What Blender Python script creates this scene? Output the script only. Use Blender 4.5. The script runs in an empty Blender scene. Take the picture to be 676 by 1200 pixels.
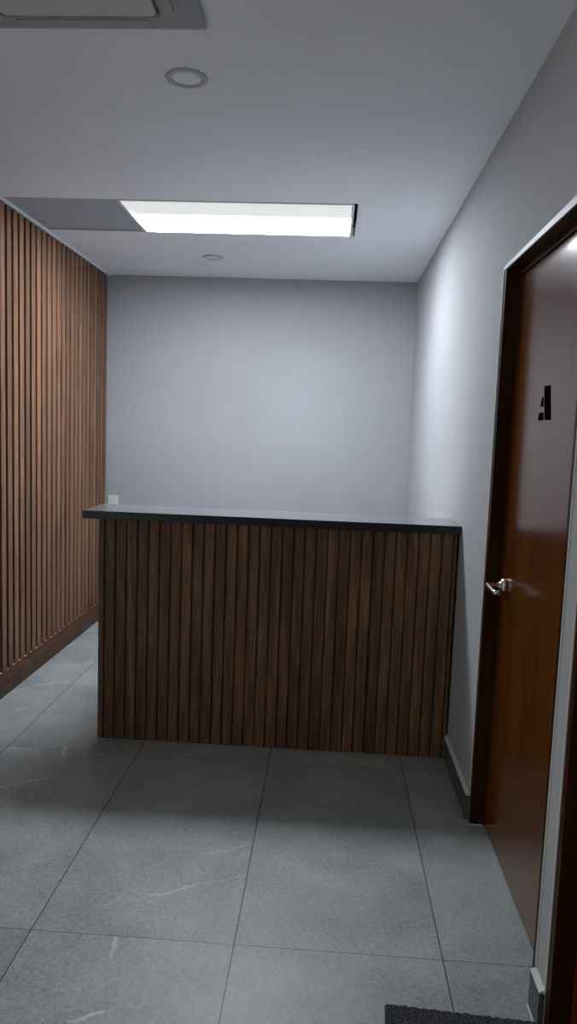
import bpy, bmesh, math, random
from mathutils import Vector, Matrix
random.seed(7)
S = bpy.context.scene
COL = S.collection

# ------------------------------------------------------------------ dimensions (metres)
XL, XR = -1.7546, 0.598           # slat faces of the left wall, face of the right wall
XW = XL - 0.035                   # substrate behind the slats
YB, YF = 5.752, -3.2              # back wall, wall behind the camera
H = 2.628                         # ceiling
CY = 3.327                        # front of the counter's slats
CXL, CXR = -1.050, 0.588          # counter ends

# ------------------------------------------------------------------ node helpers
class NT:
    def __init__(self, name):
        self.m = bpy.data.materials.new(name); self.m.use_nodes = True
        self.t = self.m.node_tree
        self.b = self.t.nodes['Principled BSDF']
    def n(self, kind, **kw):
        nd = self.t.nodes.new(kind)
        for k, v in kw.items():
            setattr(nd, k, v)
        return nd
    def l(self, a, b): self.t.links.new(a, b)
    def val(self, sock, v):
        if isinstance(v, bpy.types.NodeSocket): self.l(v, sock)
        else: sock.default_value = v
    def math(self, op, a, b=0.0, c=None, clamp=False):
        nd = self.n('ShaderNodeMath', operation=op, use_clamp=clamp)
        self.val(nd.inputs[0], a); self.val(nd.inputs[1], b)
        if c is not None: self.val(nd.inputs[2], c)
        return nd.outputs[0]
    def noise(self, vec, scale, detail=3.0, rough=0.55, dist=0.0):
        nd = self.n('ShaderNodeTexNoise')
        self.l(vec, nd.inputs['Vector'])
        nd.inputs['Scale'].default_value = scale; nd.inputs['Detail'].default_value = detail
        nd.inputs['Roughness'].default_value = rough; nd.inputs['Distortion'].default_value = dist
        return nd.outputs['Fac']
    def ramp(self, fac, stops):
        nd = self.n('ShaderNodeValToRGB'); self.l(fac, nd.inputs[0])
        e = nd.color_ramp.elements
        while len(e) < len(stops): e.new(0.5)
        for el, (p, c) in zip(e, stops):
            el.position = p; el.color = (*c, 1) if len(c) == 3 else c
        return nd.outputs[0]
    def mix(self, fac, a, b, mode='MIX'):
        nd = self.n('ShaderNodeMix', data_type='RGBA', blend_type=mode)
        self.val(nd.inputs[0], fac)
        for i, v in ((6, a), (7, b)):
            if isinstance(v, bpy.types.NodeSocket): self.l(v, nd.inputs[i])
            else: nd.inputs[i].default_value = (*v, 1)
        return nd.outputs[2]
    def scaled(self, s):
        tc = self.n('ShaderNodeTexCoord'); mp = self.n('ShaderNodeMapping')
        self.l(tc.outputs['Object'], mp.inputs[0]); mp.inputs['Scale'].default_value = s
        return mp.outputs[0]
    def coord(self): return self.n('ShaderNodeTexCoord').outputs['Object']
    def bump(self, h, strength, dist=0.001):
        nd = self.n('ShaderNodeBump'); self.l(h, nd.inputs['Height'])
        nd.inputs['Strength'].default_value = strength; nd.inputs['Distance'].default_value = dist
        self.l(nd.outputs[0], self.b.inputs['Normal'])
    def base(self, v): self.val(self.b.inputs['Base Color'], v if isinstance(v, bpy.types.NodeSocket) else (*v, 1))
    def set(self, **kw):
        for k, v in kw.items():
            self.val(self.b.inputs[k.replace('_', ' ')], v)

def plain(name, col, rough=0.5, metal=0.0, **kw):
    n = NT(name); n.base(col); n.set(Roughness=rough, Metallic=metal, **kw)
    return n.m

def paint(name, col, rough=0.75, mott=0.05):
    n = NT(name); c = n.coord()
    f = n.noise(c, 1.3, 3)
    a = tuple(x * (1 - mott) for x in col); b = tuple(x * (1 + mott) for x in col)
    n.base(n.ramp(f, [(0.3, a), (0.7, b)]))
    n.set(Roughness=rough); n.b.inputs['Specular IOR Level'].default_value = 0.3
    n.bump(n.noise(c, 260, 2), 0.12, 0.0006)
    return n.m

def slat_wood(name, axis, pitch, origin, cols, rough, spread, ao=0.0):
    """walnut laminate, each slat with its own tone and grain"""
    n = NT(name)
    tc = n.coord(); sep = n.n('ShaderNodeSeparateXYZ'); n.l(tc, sep.inputs[0])
    idx = n.math('FLOOR', n.math('DIVIDE', n.math('SUBTRACT', sep.outputs[axis], origin), pitch))
    wn = n.n('ShaderNodeTexWhiteNoise', noise_dimensions='1D'); n.l(idx, wn.inputs['W'])
    off = n.n('ShaderNodeCombineXYZ'); n.l(n.math('MULTIPLY', wn.outputs['Value'], 31.0), off.inputs[2])
    n.l(n.math('MULTIPLY', wn.outputs['Value'], 7.0), off.inputs[0])
    add = n.n('ShaderNodeVectorMath', operation='ADD'); n.l(tc, add.inputs[0]); n.l(off.outputs[0], add.inputs[1])
    mp = n.n('ShaderNodeMapping'); n.l(add.outputs[0], mp.inputs[0]); mp.inputs['Scale'].default_value = (60, 60, 2.2)
    fine = n.noise(mp.outputs[0], 3.0, 4, 0.62, 0.4)
    mp2 = n.n('ShaderNodeMapping'); n.l(add.outputs[0], mp2.inputs[0]); mp2.inputs['Scale'].default_value = (16, 16, 1.1)
    broad = n.noise(mp2.outputs[0], 1.6, 3, 0.5, 0.8)
    f = n.math('ADD', n.math('MULTIPLY', fine, 0.55), n.math('MULTIPLY', broad, 0.45))
    c = n.ramp(f, [(0.34, cols[0]), (0.5, cols[1]), (0.66, cols[2])])
    tone = n.math('ADD', n.math('MULTIPLY', wn.outputs['Value'], spread), 1 - spread / 2)
    g = n.n('ShaderNodeCombineColor')
    for i in range(3): n.l(tone, g.inputs[i])
    n.base(n.mix(1.0, c, g.outputs[0], 'MULTIPLY'))
    n.set(Roughness=rough); n.bump(fine, 0.15, 0.0006)
    return n.m

def varnish_wood(name, cols, rough, coat, coat_rough, ior=1.5):
    n = NT(name)
    v = n.scaled((38, 38, 1.5)); f1 = n.noise(v, 2.4, 4, 0.6, 0.6)
    v2 = n.scaled((7, 7, 0.6)); f2 = n.noise(v2, 1.5, 3, 0.5, 1.2)
    f = n.math('ADD', n.math('MULTIPLY', f1, 0.4), n.math('MULTIPLY', f2, 0.6))
    n.base(n.ramp(f, [(0.32, cols[0]), (0.5, cols[1]), (0.7, cols[2])]))
    n.set(Roughness=rough); n.b.inputs['Specular IOR Level'].default_value = 0.12
    n.b.inputs['Coat Weight'].default_value = coat
    n.b.inputs['Coat Roughness'].default_value = coat_rough
    n.b.inputs['Coat IOR'].default_value = ior
    return n.m

def floor_material():
    """grey slate-look porcelain, 0.6 x 1.2 m tiles, thin dark joints, a few white veins"""
    n = NT('slate_tile')
    c = n.coord(); sep = n.n('ShaderNodeSeparateXYZ'); n.l(c, sep.inputs[0])
    X, Y = sep.outputs[0], sep.outputs[1]
    u = n.math('DIVIDE', n.math('SUBTRACT', X, -0.2186), 0.6)
    v = n.math('DIVIDE', n.math('SUBTRACT', Y, 1.9824), 1.2)
    fu = n.math('ABSOLUTE', n.math('SUBTRACT', u, n.math('ROUND', u)))
    fv = n.math('ABSOLUTE', n.math('SUBTRACT', v, n.math('ROUND', v)))
    du = n.math('MULTIPLY', fu, 0.6); dv = n.math('MULTIPLY', fv, 1.2)
    d = n.math('MINIMUM', n.math('SUBTRACT', du, 0.0004), n.math('ADD', dv, 0.0003))
    joint = n.math('LESS_THAN', d, 0.0013)
    # one tone per tile
    comb = n.n('ShaderNodeCombineXYZ'); n.l(n.math('FLOOR', u), comb.inputs[0]); n.l(n.math('FLOOR', v), comb.inputs[1])
    wn = n.n('ShaderNodeTexWhiteNoise', noise_dimensions='2D'); n.l(comb.outputs[0], wn.inputs['Vector'])
    sh = n.n('ShaderNodeVectorMath', operation='ADD'); n.l(c, sh.inputs[0])
    sc = n.n('ShaderNodeVectorMath', operation='SCALE'); n.l(wn.outputs['Color'], sc.inputs[0]); sc.inputs['Scale'].default_value = 9
    n.l(sc.outputs[0], sh.inputs[1]); P = sh.outputs[0]
    big = n.noise(P, 3.2, 4, 0.6, 0.6); mid = n.noise(P, 85, 4, 0.7); fine = n.noise(P, 240, 2, 0.6)
    f = n.math('ADD', n.math('ADD', n.math('MULTIPLY', big, 0.34), n.math('MULTIPLY', mid, 0.36)), n.math('MULTIPLY', fine, 0.30))
    col = n.ramp(f, [(0.34, FL[0]), (0.5, FL[1]), (0.66, FL[2])])
    # white veins: distance to short segments, broken up by noise
    wob = n.noise(c, 9.0, 3, 0.6)
    wob2 = n.noise(c, 14.0, 2, 0.6)
    wx = n.math('ADD', X, n.math('MULTIPLY', n.math('SUBTRACT', wob, 0.5), 0.05))
    wy = n.math('ADD', Y, n.math('MULTIPLY', n.math('SUBTRACT', wob2, 0.5), 0.07))
    tot = None
    for (ax, ay, bx, by, w, s) in VEINS:
        ex, ey = bx - ax, by - ay; L2 = ex * ex + ey * ey
        px = n.math('SUBTRACT', wx, ax); py = n.math('SUBTRACT', wy, ay)
        t = n.math('DIVIDE', n.math('ADD', n.math('MULTIPLY', px, ex), n.math('MULTIPLY', py, ey)), L2, clamp=True)
        qx = n.math('SUBTRACT', px, n.math('MULTIPLY', t, ex)); qy = n.math('SUBTRACT', py, n.math('MULTIPLY', t, ey))
        dd = n.math('SQRT', n.math('ADD', n.math('MULTIPLY', qx, qx), n.math('MULTIPLY', qy, qy)))
        k = n.math('MULTIPLY', n.math('SUBTRACT', 1.0, n.math('DIVIDE', dd, w * 1.2), clamp=True), s)
        tot = k if tot is None else n.math('MAXIMUM', tot, k)
    brk = n.math('MULTIPLY', tot, n.math('MULTIPLY', n.noise(c, 22, 3, 0.7), 2.4, clamp=True), clamp=True)
    col = n.mix(brk, col, (0.62, 0.65, 0.63))
    col = n.mix(joint, col, (0.012, 0.013, 0.014))
    n.base(col)
    n.set(Roughness=n.math('ADD', n.math('MULTIPLY', mid, 0.15), 0.34))
    n.bump(n.math('SUBTRACT', n.math('ADD', mid, n.math('MULTIPLY', fine, 0.5)), n.math('MULTIPLY', joint, 3.0)), 0.10, 0.001)
    return n.m

FL = [(0.165, 0.19, 0.19), (0.325, 0.357, 0.352), (0.52, 0.56, 0.548)]
VEINS = [
    (-0.521, 2.170, -0.397, 2.233, 0.0060, 0.80),
    (-0.397, 2.233, -0.225, 2.318, 0.0040, 0.55),
    (-0.567, 1.981, -0.552, 1.947, 0.0080, 0.90),
    (-0.552, 1.947, -0.552, 1.898, 0.0060, 0.70),
    (-0.588, 1.664, -0.515, 1.707, 0.0070, 0.90),
    (-0.515, 1.707, -0.418, 1.740, 0.0040, 0.30),
    (-1.283, 2.797, -1.214, 2.843, 0.0060, 0.60),
    (-1.214, 2.843, -1.125, 2.900, 0.0060, 0.90),
    (-1.154, 3.201, -1.140, 3.121, 0.0120, 0.80),
    (-0.400, 2.408, -0.224, 2.515, 0.0040, 0.40),
    (-1.691, 3.861, -1.614, 3.957, 0.0100, 0.60),
    (-1.614, 3.957, -1.537, 4.012, 0.0120, 0.70),
    (-1.537, 4.012, -1.415, 4.091, 0.0080, 0.50),
    (-0.661, 2.116, -0.521, 2.170, 0.0040, 0.35),
    (-1.560, 3.603, -1.527, 3.632, 0.0120, 0.50),
    (0.547, 3.327, 0.694, 3.384, 0.0060, 0.25),
]

# ------------------------------------------------------------------ mesh helpers
def link(name, bm, mat, parent=None, smooth=False):
    bmesh.ops.recalc_face_normals(bm, faces=bm.faces)
    me = bpy.data.meshes.new(name); bm.to_mesh(me); bm.free()
    for mm in (mat if isinstance(mat, (list, tuple)) else [mat]): me.materials.append(mm)
    if smooth:
        for p in me.polygons: p.use_smooth = True
    o = bpy.data.objects.new(name, me); COL.objects.link(o)
    if parent: o.parent = parent
    return o

def box(bm, x0, x1, y0, y1, z0, z1, bev=0.0, seg=2):
    v = [bm.verts.new((x, y, z)) for z in (z0, z1) for y in (y0, y1) for x in (x0, x1)]
    fs = [bm.faces.new([v[i] for i in q]) for q in ((0, 2, 3, 1), (4, 5, 7, 6), (0, 1, 5, 4), (2, 6, 7, 3), (0, 4, 6, 2), (1, 3, 7, 5))]
    if bev:
        es = list({e for f in fs for e in f.edges})
        bmesh.ops.bevel(bm, geom=es, offset=bev, segments=seg, affect='EDGES', profile=0.6)

def prism(bm, poly, axis, a, b):
    """extrude a polygon along an axis; poly holds the two other coordinates in x,y,z order"""
    def mk(p, t):
        q = list(p); q.insert(axis, t); return q
    A = [bm.verts.new(mk(p, a)) for p in poly]; B = [bm.verts.new(mk(p, b)) for p in poly]
    k = len(poly)
    bm.faces.new(A); bm.faces.new(B[::-1])
    for i in range(k): bm.faces.new((A[i], B[i], B[(i + 1) % k], A[(i + 1) % k]))

def tube(bm, pts, r, seg=14, squash=1.0):
    """round bar along a polyline"""
    pts = [Vector(p) for p in pts]; rings = []
    for i, p in enumerate(pts):
        if i == 0: t = pts[1] - pts[0]
        elif i == len(pts) - 1: t = pts[-1] - pts[-2]
        else: t = (pts[i + 1] - p).normalized() + (p - pts[i - 1]).normalized()
        t.normalize()
        up = Vector((0, 0, 1)) if abs(t.z) < 0.9 else Vector((1, 0, 0))
        s = t.cross(up).normalized(); u = s.cross(t)
        rings.append([bm.verts.new(p + s * (r * math.cos(a)) + u * (r * squash * math.sin(a))) for a in (2 * math.pi * k / seg for k in range(seg))])
    for A, B in zip(rings, rings[1:]):
        for k in range(seg): bm.faces.new((A[k], A[(k + 1) % seg], B[(k + 1) % seg], B[k]))
    bm.faces.new(rings[0][::-1]); bm.faces.new(rings[-1])

def lathe(bm, prof, seg=40, closed=False):
    rings = []
    for r, z in prof:
        if r < 1e-6: rings.append([bm.verts.new((0, 0, z))])
        else: rings.append([bm.verts.new((r * math.cos(2 * math.pi * k / seg), r * math.sin(2 * math.pi * k / seg), z)) for k in range(seg)])
    pairs = list(zip(rings, rings[1:]))
    if closed: pairs.append((rings[-1], rings[0]))
    for A, B in pairs:
        for k in range(seg):
            k2 = (k + 1) % seg
            if len(A) == 1: bm.faces.new((A[0], B[k], B[k2]))
            elif len(B) == 1: bm.faces.new((A[k], A[k2], B[0]))
            else: bm.faces.new((A[k], A[k2], B[k2], B[k]))

def tag(o, label, cat, kind=None, group=None):
    o['label'] = label; o['category'] = cat
    if kind: o['kind'] = kind
    if group: o['group'] = group
    return o

def thing(name, loc, label, cat, kind=None, group=None):
    o = bpy.data.objects.new(name, None); o.location = loc; o.empty_display_size = 0.1
    COL.objects.link(o)
    return tag(o, label, cat, kind, group)

# ------------------------------------------------------------------ materials
M_wall = paint('grey_wall_paint', (0.445, 0.456, 0.478))
M_ceil = paint('ceiling_paint', (0.87, 0.90, 0.95), 0.8, 0.03)
M_white = plain('white_plastic', (0.78, 0.78, 0.78), 0.4)
M_bead = plain('white_filler', (0.72, 0.73, 0.74), 0.45)
M_base = plain('baseboard_tile', (0.085, 0.10, 0.10), 0.5)
M_cap = plain('pale_grout', (0.66, 0.67, 0.66), 0.7)
M_floor = floor_material()
M_slat = slat_wood('walnut_slats', 1, 0.0815, 3.868, [(0.10, 0.047, 0.023), (0.205, 0.10, 0.052), (0.32, 0.17, 0.095)], 0.45, 0.45)
M_back = plain('black_felt', (0.006, 0.005, 0.005), 0.9)
M_plinth = varnish_wood('walnut_plinth', [(0.055, 0.026, 0.015), (0.085, 0.04, 0.023), (0.12, 0.06, 0.035)], 0.4, 0.0, 0.3)
M_cslat = slat_wood('dark_walnut_slats', 0, 0.0515, 0.0, [(0.050, 0.022, 0.009), (0.165, 0.080, 0.037), (0.33, 0.175, 0.088)], 0.5, 0.35)
M_carc = plain('dark_walnut_board', (0.035, 0.017, 0.010), 0.55)
M_bounce = plain('bounce_desk_laminate', (0.85, 0.85, 0.84), 0.5)  # pale surface of the added desk that bounces light
M_edge = plain('black_edge_band', (0.016, 0.0165, 0.021), 0.35)
M_top = plain('charcoal_laminate', (0.17, 0.174, 0.195), 0.16)
M_top.node_tree.nodes['Principled BSDF'].inputs['Specular IOR Level'].default_value = 0.8
M_door = varnish_wood('varnished_door', [(0.070, 0.017, 0.0015), (0.11, 0.031, 0.003), (0.15, 0.046, 0.005)], 0.19, 0.0, 0.11, 1.5)
_b = M_door.node_tree.nodes['Principled BSDF']; _b.inputs['Specular IOR Level'].default_value = 0.68; _b.inputs['Specular Tint'].default_value = (1.0, 0.90, 0.83, 1)
M_jamb = varnish_wood('varnished_jamb', [(0.020, 0.006, 0.001), (0.038, 0.012, 0.002), (0.058, 0.019, 0.003)], 0.5, 0.07, 0.2)
M_chrome = plain('polished_chrome', (0.86, 0.83, 0.79), 0.24, 1.0)
M_black = plain('black_vinyl', (0.004, 0.004, 0.005), 1.0)
M_black.node_tree.nodes['Principled BSDF'].inputs['Specular IOR Level'].default_value = 0.0
M_grey = plain('grey_panel', (0.42, 0.46, 0.53), 0.55)
M_ac = plain('air_conditioner_plastic', (0.36, 0.37, 0.375), 0.5)
M_acg = plain('air_conditioner_grille', (0.55, 0.57, 0.58), 0.5)
M_lamp = plain('downlight_ring', (0.50, 0.515, 0.54), 0.5)
M_lens = plain('downlight_lens', (0.87, 0.90, 0.95), 0.5)

def emit(name, col, strength):
    n = NT(name); n.base((0.3, 0.3, 0.3))
    n.b.inputs['Emission Color'].default_value = (*col, 1); n.b.inputs['Emission Strength'].default_value = strength
    return n.m
LAMP = 43.0
M_bright = emit('lit_diffuser', (0.86, 0.92, 1.0), LAMP)
M_dim = emit('frosted_diffuser', (0.97, 1.0, 0.97), 0.60)

# ------------------------------------------------------------------ the room
def structure(name, bm, mat, label, cat):
    return tag(link(name, bm, mat), label, cat, 'structure')

bm = bmesh.new(); box(bm, XW - .12, XR + .25, YF - .12, YB + .12, -.12, 0)
structure('floor', bm, M_floor, 'grey slate look tile floor with thin dark joints and white veins', 'floor')

bm = bmesh.new(); box(bm, XW - .12, XR + .25, YB, YB + .12, 0, H + .35)
structure('wall_back', bm, M_wall, 'plain grey painted wall behind the reception counter', 'wall')
bm = bmesh.new(); box(bm, XW - .12, XR + .25, YF - .12, YF, 0, H + .35)
structure('wall_front', bm, M_wall, 'plain grey wall closing the room behind the viewer', 'wall')

# left wall: substrate and the slat cladding
WY0, WY1, WZ = -0.6, 1.7, 2.15   # unseen doorway added to the left wall to let fill light in
bm = bmesh.new()
for a, b, z0 in ((YF, WY0, 0), (WY0, WY1, WZ), (WY1, YB, 0)): box(bm, XW - .12, XW, a, b, z0, H + .35)
wl = structure('wall_left', bm, M_back, 'left wall clad in vertical brown wooden slats over black backing', 'wall')
bm = bmesh.new()
P = 0.0815; y = 3.868 - P * 85
while y < YB - 0.004:
    if y > WY1:
        y1 = min(y + 0.053, YB - 0.002)
        if y1 - y > 0.012:
            b2 = 0.002
            prism(bm, [(XW, y), (XL - b2, y), (XL, y + b2), (XL, y1 - b2), (XL - b2, y1), (XW, y1)], 2, 0.10, H - 0.012)
    y += P
link('slat_cladding', bm, M_slat, wl)
bm = bmesh.new(); box(bm, XW, XL - .004, WY1, YB - .002, .096, .0995); link('lit_ledge_strip', bm, M_cap, wl)  # pale strip paints in the light caught by the plinth ledge between slats
bm = bmesh.new(); prism(bm, [(XW, 0.0), (XL + .05, 0.0), (XL + .05, 0.092), (XL + .046, 0.096), (XW, 0.096)], 1, WY1, YB)
structure('baseboard_left', bm, M_plinth, 'brown wooden plinth running along the foot of the slatted wall', 'baseboard')
bm = bmesh.new(); box(bm, XW, XL + .010, WY1, YB, H - .011, H)
structure('trim_1', bm, M_ceil, 'thin pale bead between the slatted wall and the ceiling', 'trim')

# right wall with two door openings
DT = 2.095
D1 = (1.843, 2.775); D2 = (0.82, 1.752)
bm = bmesh.new()
for a, b, z0 in ((YF, D2[0], 0), (D2[0], D2[1], DT), (D2[1], D1[0], 0), (D1[0], D1[1], DT), (D1[1], YB, 0)):
    box(bm, XR, XR + .13, a, b, z0, H + .35)
box(bm, XR + .17, XR + .25, YF, YB, 0, H + .35)
structure('wall_right', bm, M_wall, 'grey painted right wall holding the two brown doors', 'wall')
def skirt(name, ya, yb, label, joint=False):
    b = bmesh.new(); box(b, XR - .015, XR, ya, yb, 0, .098)
    o = structure(name, b, M_base, label, 'baseboard')
    b = bmesh.new(); prism(b, [(XR - .0155, .098), (XR, .098), (XR, .108), (XR - .005, .107), (XR - .0155, .1010)], 1, ya, yb)
    link('grout_line', b, M_cap, o)
    if joint:
        b = bmesh.new(); box(b, XR - .019, XR - .015, ya, yb, 0, .0025); link('floor_joint', b, M_cap, o)
    return o
skirt('baseboard_right', D1[1] + .006, YB, 'low grey tile skirting between the counter and the lettered door')
skirt('baseboard_right_short', D2[1] + .004, D1[0] - .004, 'short grey tile skirting between the two brown doors', True)
skirt('baseboard_right_rear', YF, D2[0] - .004, 'low grey tile skirting beyond the second door')
bm = bmesh.new(); box(bm, XW, XR, YB - .010, YB, 0, .098)
structure('baseboard_back', bm, M_base, 'low grey tile skirting on the back wall behind the counter', 'baseboard')

# ceiling with a long opening for the two panels
OX0, OX1, OY0, OY1 = XL + .012, 0.088, 3.865, 4.485
bm = bmesh.new()
xs = [XW - .12, OX0, OX1, XR + .25]; ys = [YF - .12, OY0, OY1, YB + .12]
for i in range(3):
    for j in range(3):
        if (i, j) != (1, 1): box(bm, xs[i], xs[i + 1], ys[j], ys[j + 1], H, H + .05)
box(bm, xs[0], xs[-1], ys[0], ys[-1], H + .33, H + .35)
structure('ceiling', bm, M_ceil, 'smooth pale grey ceiling with recessed panels', 'ceiling')

# ------------------------------------------------------------------ ceiling fittings
LX0, LX1, LY0, LY1 = -1.150, 0.070, 3.868, 4.482
t = thing('ceiling_light', ((LX0 + LX1) / 2, (LY0 + LY1) / 2, H), 'bright white rectangular lit panel recessed in the ceiling above the counter', 'light')
o0 = t.location
def frame(bm, x0, x1, y0, y1, w, z0, z1):
    box(bm, x0, x1, y0, y0 + w, z0, z1); box(bm, x0, x1, y1 - w, y1, z0, z1)
    box(bm, x0, x0 + w, y0 + w, y1 - w, z0, z1); box(bm, x1 - w, x1, y0 + w, y1 - w, z0, z1)
hx, hy = (LX1 - LX0) / 2, (LY1 - LY0) / 2
bm = bmesh.new(); frame(bm, -hx, hx, -hy, hy, .014, -.003, .03); link('frame', bm, M_white, t)
YS = -hy + .275
bm = bmesh.new(); box(bm, -hx + .014, hx - .014, YS, hy - .014, .006, .012); link('diffuser', bm, M_bright, t)
bm = bmesh.new(); box(bm, -hx + .014, hx - .014, -hy + .014, YS, .006, .012)
o = link('frosted_panel', bm, M_dim, t); o['label'] = 'dimmer greyish front strip of the panel'
bm = bmesh.new(); box(bm, -hx + .002, hx - .002, -hy + .002, hy - .002, .03, .07); link('housing', bm, M_white, t)

t = thing('ceiling_panel', ((OX0 + LX0) / 2, (LY0 + LY1) / 2, H), 'unlit grey square ceiling panel between the slatted wall and the lit panel', 'panel')
w2 = (LX0 - OX0) / 2 - .003
bm = bmesh.new(); frame(bm, -w2, w2, -hy, hy, .010, .002, .03); link('frame', bm, M_grey, t)
bm = bmesh.new(); box(bm, -w2 + .010, w2 - .010, -hy + .010, hy - .010, .006, .012); link('panel_face', bm, M_grey, t)
bm = bmesh.new(); box(bm, -w2 + .002, w2 - .002, -hy + .002, hy - .002, .03, .07); link('housing', bm, M_grey, t)

# cassette air conditioner, its far right corner in view
t = thing('air_conditioner', (-0.735, 1.905, H), 'square ceiling cassette air conditioner with sloping frame, cut by the top edge', 'air conditioner')
R_ = 0.331
bm = bmesh.new()
def ring(r, z, rad=0.0, seg=6):
    if not rad: return [bm.verts.new((sx * r, sy * r, z)) for sx, sy in ((-1, -1), (1, -1), (1, 1), (-1, 1))]
    out = []
    for (sx, sy, a0) in ((-1, -1, 180), (1, -1, 270), (1, 1, 0), (-1, 1, 90)):
        for k in range(seg + 1):
            a = math.radians(a0 + 90 * k / seg)
            out.append(bm.verts.new((sx * (r - rad) + rad * math.cos(a), sy * (r - rad) + rad * math.sin(a), z)))
    return out
def bridge(A, B):
    k = len(A)
    for i in range(k): bm.faces.new((A[i], A[(i + 1) % k], B[(i + 1) % k], B[i]))
rg = [ring(R_, -.001, .006), ring(R_, -.010, .006), ring(R_ - .055, -.034, .012), ring(R_ - .105, -.034, .02), ring(R_ - .110, -.012, .02)]
for A, B in zip(rg, rg[1:]): bridge(A, B)
bm.faces.new(rg[-1]); bm.faces.new(rg[0][::-1])
link('frame', bm, M_ac, t)
bm = bmesh.new()
a = [ring(R_ - .116, -.014, .022), ring(R_ - .116, -.036, .022), ring(R_ - .122, -.039, .020)]
for A, B in zip(a, a[1:]): bridge(A, B)
bm.faces.new(a[0][::-1]); bm.faces.new(a[-1])
g = link('grille', bm, M_acg, t)
for k, (sx, sy) in enumerate(((0, 1), (0, -1), (1, 0), (-1, 0))):
    bm = bmesh.new(); c = R_ - .081
    if sx == 0: box(bm, -.19, .19, sy * c - .016, sy * c + .016, -.0375, -.0335, .0012)
    else: box(bm, sx * c - .016, sx * c + .016, -.19, .19, -.0375, -.0335, .0012)
    link('louver', bm, M_ac, t)

def downlight(x, y, label):
    t = thing('downlight', (x, y, H), label, 'light', None, 'unlit downlights in the ceiling')
    b = bmesh.new(); lathe(b, [(.048, -.001), (.050, -.006), (.062, -.006), (.069, -.003), (.070, 0), (.048, 0)], 48, True)
    link('trim_ring', b, M_lamp, t, True)
    b = bmesh.new(); lathe(b, [(0, -.002), (.0485, -.002), (.0485, 0), (0, 0)], 48); link('lens', b, M_lens, t)
downlight(-.525, 2.55, 'unlit round downlight between the air conditioner and the lit panel')
downlight(-.845, 5.09, 'unlit round downlight between the lit panel and the back wall')

# ------------------------------------------------------------------ reception counter
t = thing('reception_counter', (0, CY, 0), 'dark slatted walnut reception counter with charcoal worktop against the right wall', 'counter')
DEP = 0.275
# everything below is measured from the counter's front plane
bm = bmesh.new()
box(bm, CXL, CXR, .012, .030, 0, 1.055)
box(bm, CXL, CXL + .018, .030, DEP - .01, 0, 1.055); box(bm, CXR - .018, CXR, .030, DEP - .01, 0, 1.055)
box(bm, CXL + .018, CXR - .018, .030, DEP - .02, .06, .078)
link('carcass', bm, M_carc, t)
bm = bmesh.new(); box(bm, CXL + .02, CXR - .02, (.032), .98, .715, .745, .002); link('bounce_desk_top', bm, M_bounce, t)  # unseen desk added to bounce lamp light up to the ceiling
for a in (CXL + .02, CXR - .045):
    bm = bmesh.new(); box(bm, a, a + .025, DEP, .96, 0, .715); link('bounce_desk_side', bm, M_bounce, t)  # sides of the added desk
bm = bmesh.new(); Pc = .0515; x = -1.022
while x < CXR - .004:
    x1 = min(x + Pc - .0042, CXR)
    if x1 - x > .01:
        prism(bm, [(x, .012), (x, .004), (x + .004, .0), (x1 - .004, .0), (x1, .004), (x1, .012)], 2, 0.004, 1.052)
    x += Pc
link('slat_front', bm, M_cslat, t)
bm = bmesh.new(); box(bm, CXL, CXL + .024, -.001, .012, 0.0, 1.052, .0015); link('end_post', bm, M_cslat, t)
bm = bmesh.new(); box(bm, -1.115, XR - .001, -.032, DEP, 1.055, 1.091, .001); ct = link('countertop', bm, M_top, t)
bm = bmesh.new(); box(bm, -1.117, XR - .001, -.0345, -.032, 1.0545, 1.0905, .0006); o = link('edge_band', bm, M_edge, ct); o['label'] = 'black front edge of the worktop'
bm = bmesh.new(); box(bm, -1.1175, -1.115, -.032, DEP, 1.0545, 1.0905, .0006); link('edge_band', bm, M_edge, ct)

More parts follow.
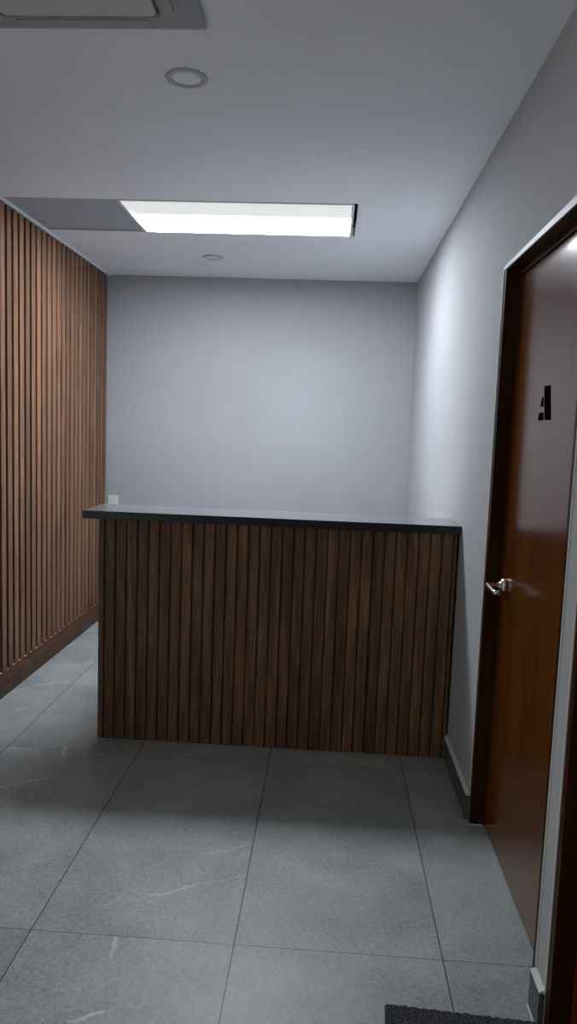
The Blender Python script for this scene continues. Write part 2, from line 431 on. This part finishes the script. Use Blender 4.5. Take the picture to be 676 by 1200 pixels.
# ------------------------------------------------------------------ doors
def door(name, ys, label, letter):
    y0, y1 = ys
    t = thing(name, (XR, (y0 + y1) / 2, 0), label, 'door', 'structure')
    w = (y1 - y0) / 2; J = .034; top = DT
    b = bmesh.new()
    # jamb lining with a rebate; local x = 0 is the wall face, positive goes into the wall
    for s in (-1, 1):
        e, i = s * (w - .001), s * (w - J)
        prism(b, [(0.0, e), (.13, e), (.13, i), (.050, i), (.044, i - s * 0.0), (.044, i + s * .004), (.0, i + s * .004)], 2, 0, top - .001)
    box(b, 0, .044, -(w - J), w - J, top - .013, top - .001); box(b, .044, .13, -(w - J), w - J, top - J, top - .001)
    link('frame', b, M_jamb, t)
    b = bmesh.new(); box(b, .052, .092, -(w - J - .003), w - J - .003, .006, top - J - .003, .0015); lf = link('leaf', b, M_door, t)
    # white filler bead around the lining
    b = bmesh.new()
    box(b, -.003, .001, w - .001, w + .005, .10, top + .004)
    box(b, -.003, .001, -w - .004, -w + .001, .11, top + .004)
    zf, zn = top - .010, top - .0125
    v = [b.verts.new(c) for c in ((-.004, w + .005, top + .003), (-.004, w + .005, zf), (-.004, -w, zn), (-.004, -w, top + .011),
                                  (.001, w + .005, top + .003), (.001, w + .005, zf), (.001, -w, zn), (.001, -w, top + .011))]
    for q in ((0, 1, 2, 3), (7, 6, 5, 4), (0, 4, 5, 1), (1, 5, 6, 2), (2, 6, 7, 3), (3, 7, 4, 0)): b.faces.new([v[k] for k in q])
    link('filler_bead', b, M_bead, t)
    b = bmesh.new(); box(b, -.003, .050, w - J - .004, w - J + .004, 0, .004); link('foot_grout', b, M_cap, t)
    # lever handle on the far side of the leaf
    hy, hz = w - .115, .960
    b = bmesh.new()
    lathe(b, [(0, .0525), (.026, .0525), (.026, .044), (.0245, .039), (.019, .034), (.0125, .031), (.0115, .026), (0, .026)], 40)
    for vv in b.verts: vv.co = Vector((vv.co.z, hy + vv.co.x, hz + vv.co.y))
    h = link('handle', b, M_chrome, t, True)
    b = bmesh.new()
    tube(b, [(.041, hy, hz), (.0, hy, hz), (-.008, hy - .002, hz), (-.013, hy - .008, hz), (-.014, hy - .018, hz),
             (-.014, hy - .060, hz - .001), (-.014, hy - .118, hz - .002), (-.011, hy - .126, hz - .002), (.004, hy - .129, hz - .002)], .0085, 16)
    link('lever', b, M_chrome, h, True)
    # hinges on the near side
    for z in (.22, 1.05, 1.86):
        b = bmesh.new(); tube(b, [(.046, -(w - J - .001), z - .05), (.046, -(w - J - .001), z + .05)], .006, 12)
        link('hinge', b, M_chrome, t)
    if letter:
        b = bmesh.new(); yc = (y0 + y1) / 2
        def poly(pts): prism(b, [(p[0] - yc, p[1]) for p in pts], 0, .0495, .0522)
        poly(LETTER[0]); poly(LETTER[1]); poly(LETTER[2])
        o = link('door_letter', b, M_black, t); o['label'] = 'black letter A'
    return t
LETTER = [[(2.343, 1.650), (2.288, 1.650), (2.262, 1.546), (2.315, 1.546)],
          [(2.3575, 1.618), (2.3475, 1.5885), (2.3715, 1.5885)],
          [(2.3775, 1.570), (2.345, 1.570), (2.341, 1.546), (2.388, 1.546)]]
door('door_1', D1, 'glossy brown wooden door with a black letter A and chrome lever', True)
door('door_2', D2, 'dark brown wooden door nearest the viewer beside the doormat, cut by the picture edge', False)

# ------------------------------------------------------------------ socket on the back wall
t = thing('wall_socket', (-1.704, YB, .868), 'small white socket plate on the back wall beside the slats', 'socket')
bm = bmesh.new(); box(bm, -.040, .040, -.009, 0, -.058, .058, .003); link('plate', bm, M_white, t)
for dz in (-.024, .024):
    bm = bmesh.new(); box(bm, -.024, .024, -.011, -.009, dz - .019, dz + .019, .0008); m_ = link('module', bm, M_white, t)
    bm = bmesh.new()
    for dx in (-.008, .008): box(bm, dx - .0015, dx + .0015, -.0115, -.011, dz - .006, dz + .006)
    link('slot', bm, M_ac, m_)

# ------------------------------------------------------------------ doormat
def mat_material():
    n = NT('looped_mat'); c = n.coord()
    f = n.noise(c, 330, 3, 0.7); f2 = n.noise(n.scaled((1, 2.6, 1)), 190, 3, 0.6)
    g = n.math('ADD', n.math('MULTIPLY', f, .5), n.math('MULTIPLY', f2, .5))
    n.base(n.ramp(g, [(0.42, (0.006, 0.006, 0.008)), (0.53, (0.045, 0.048, 0.055)), (0.62, (0.20, 0.21, 0.225))]))
    n.set(Roughness=0.9); n.bump(g, 0.9, 0.004)
    return n.m
t = thing('doormat', (.3775, 1.45, 0), 'dark grey looped doormat on the floor before the near door', 'mat')
t.rotation_euler.z = math.radians(-3.4)
bm = bmesh.new(); box(bm, -.195, .195, -.33, .33, 0, .006, .002); link('backing', bm, M_back, t)
bm = bmesh.new()
nx, ny = 130, 220
g = [[bm.verts.new((-.193 + .386 * i / nx, -.328 + .656 * j / ny, .011 + random.uniform(-.0018, .0018) + .0008 * math.sin(j * 1.3 + 2 * math.sin(i * .7)))) for i in range(nx + 1)] for j in range(ny + 1)]
for j in range(ny):
    for i in range(nx): bm.faces.new((g[j][i], g[j][i + 1], g[j + 1][i + 1], g[j + 1][i]))
rim = [g[0][i] for i in range(nx + 1)] + [g[j][nx] for j in range(1, ny + 1)] + [g[ny][i] for i in range(nx - 1, -1, -1)] + [g[j][0] for j in range(ny - 1, 0, -1)]
low = [bm.verts.new((v.co.x, v.co.y, .004)) for v in rim]
for i in range(len(rim)):
    k = (i + 1) % len(rim); bm.faces.new((rim[i], rim[k], low[k], low[i]))
o = link('pile', bm, mat_material(), t, True); o['kind'] = 'stuff'

# ------------------------------------------------------------------ added fill lights, out of view
def area(name, loc, sx, sy, power, col):
    d = bpy.data.lights.new(name, 'AREA'); d.shape = 'RECTANGLE'; d.size = sx; d.size_y = sy; d.energy = power; d.color = col
    o = bpy.data.objects.new(name, d); o.location = loc; COL.objects.link(o)
    return o
area('rear_fill', (-0.6, -1.9, H - .02), 1.2, .6, 5.0, (1.0, 1.0, 0.9))  # unseen fill added behind the camera to lift the foreground
o = area('doorway_fill', (XW - .16, (WY0 + WY1) / 2, WZ / 2), WZ - .1, WY1 - WY0 - .1, 12.5, (1.0, 1.0, 0.93))  # added fill shining in through the left wall opening
o.rotation_euler = (0, math.radians(-90), 0)

w = bpy.data.worlds.new('World'); S.world = w; w.use_nodes = True
w.node_tree.nodes['Background'].inputs[0].default_value = (0, 0, 0, 1)

# ------------------------------------------------------------------ camera
r = Vector((0.99768225, 0.05746654, 0.03643792)); u = Vector((-0.04243322, 0.10681755, 0.99337276)); f = Vector((-0.05319349, 0.99261655, -0.10900846))
cd = bpy.data.cameras.new('camera'); cd.sensor_fit = 'HORIZONTAL'; cd.sensor_width = 36; cd.lens = 865.9 / 676 * 36; cd.clip_start = .02
cam = bpy.data.objects.new('camera', cd); COL.objects.link(cam)
Mx = Matrix.Identity(4)
for i in range(3): Mx[i][0], Mx[i][1], Mx[i][2] = r[i], u[i], -f[i]
Mx[0][3], Mx[1][3], Mx[2][3] = 0, 0, 1.48466
cam.matrix_world = Mx
S.camera = cam

vs = S.view_settings
S.display_settings.display_device = 'sRGB'
vs.view_transform = 'Standard'; vs.look = 'None'; vs.gamma = 1; vs.use_curve_mapping = False
vs.exposure = 0.13
try:
    S.cycles.max_bounces = 10; S.cycles.diffuse_bounces = 6
    S.cycles.sample_clamp_indirect = 8
except Exception: pass
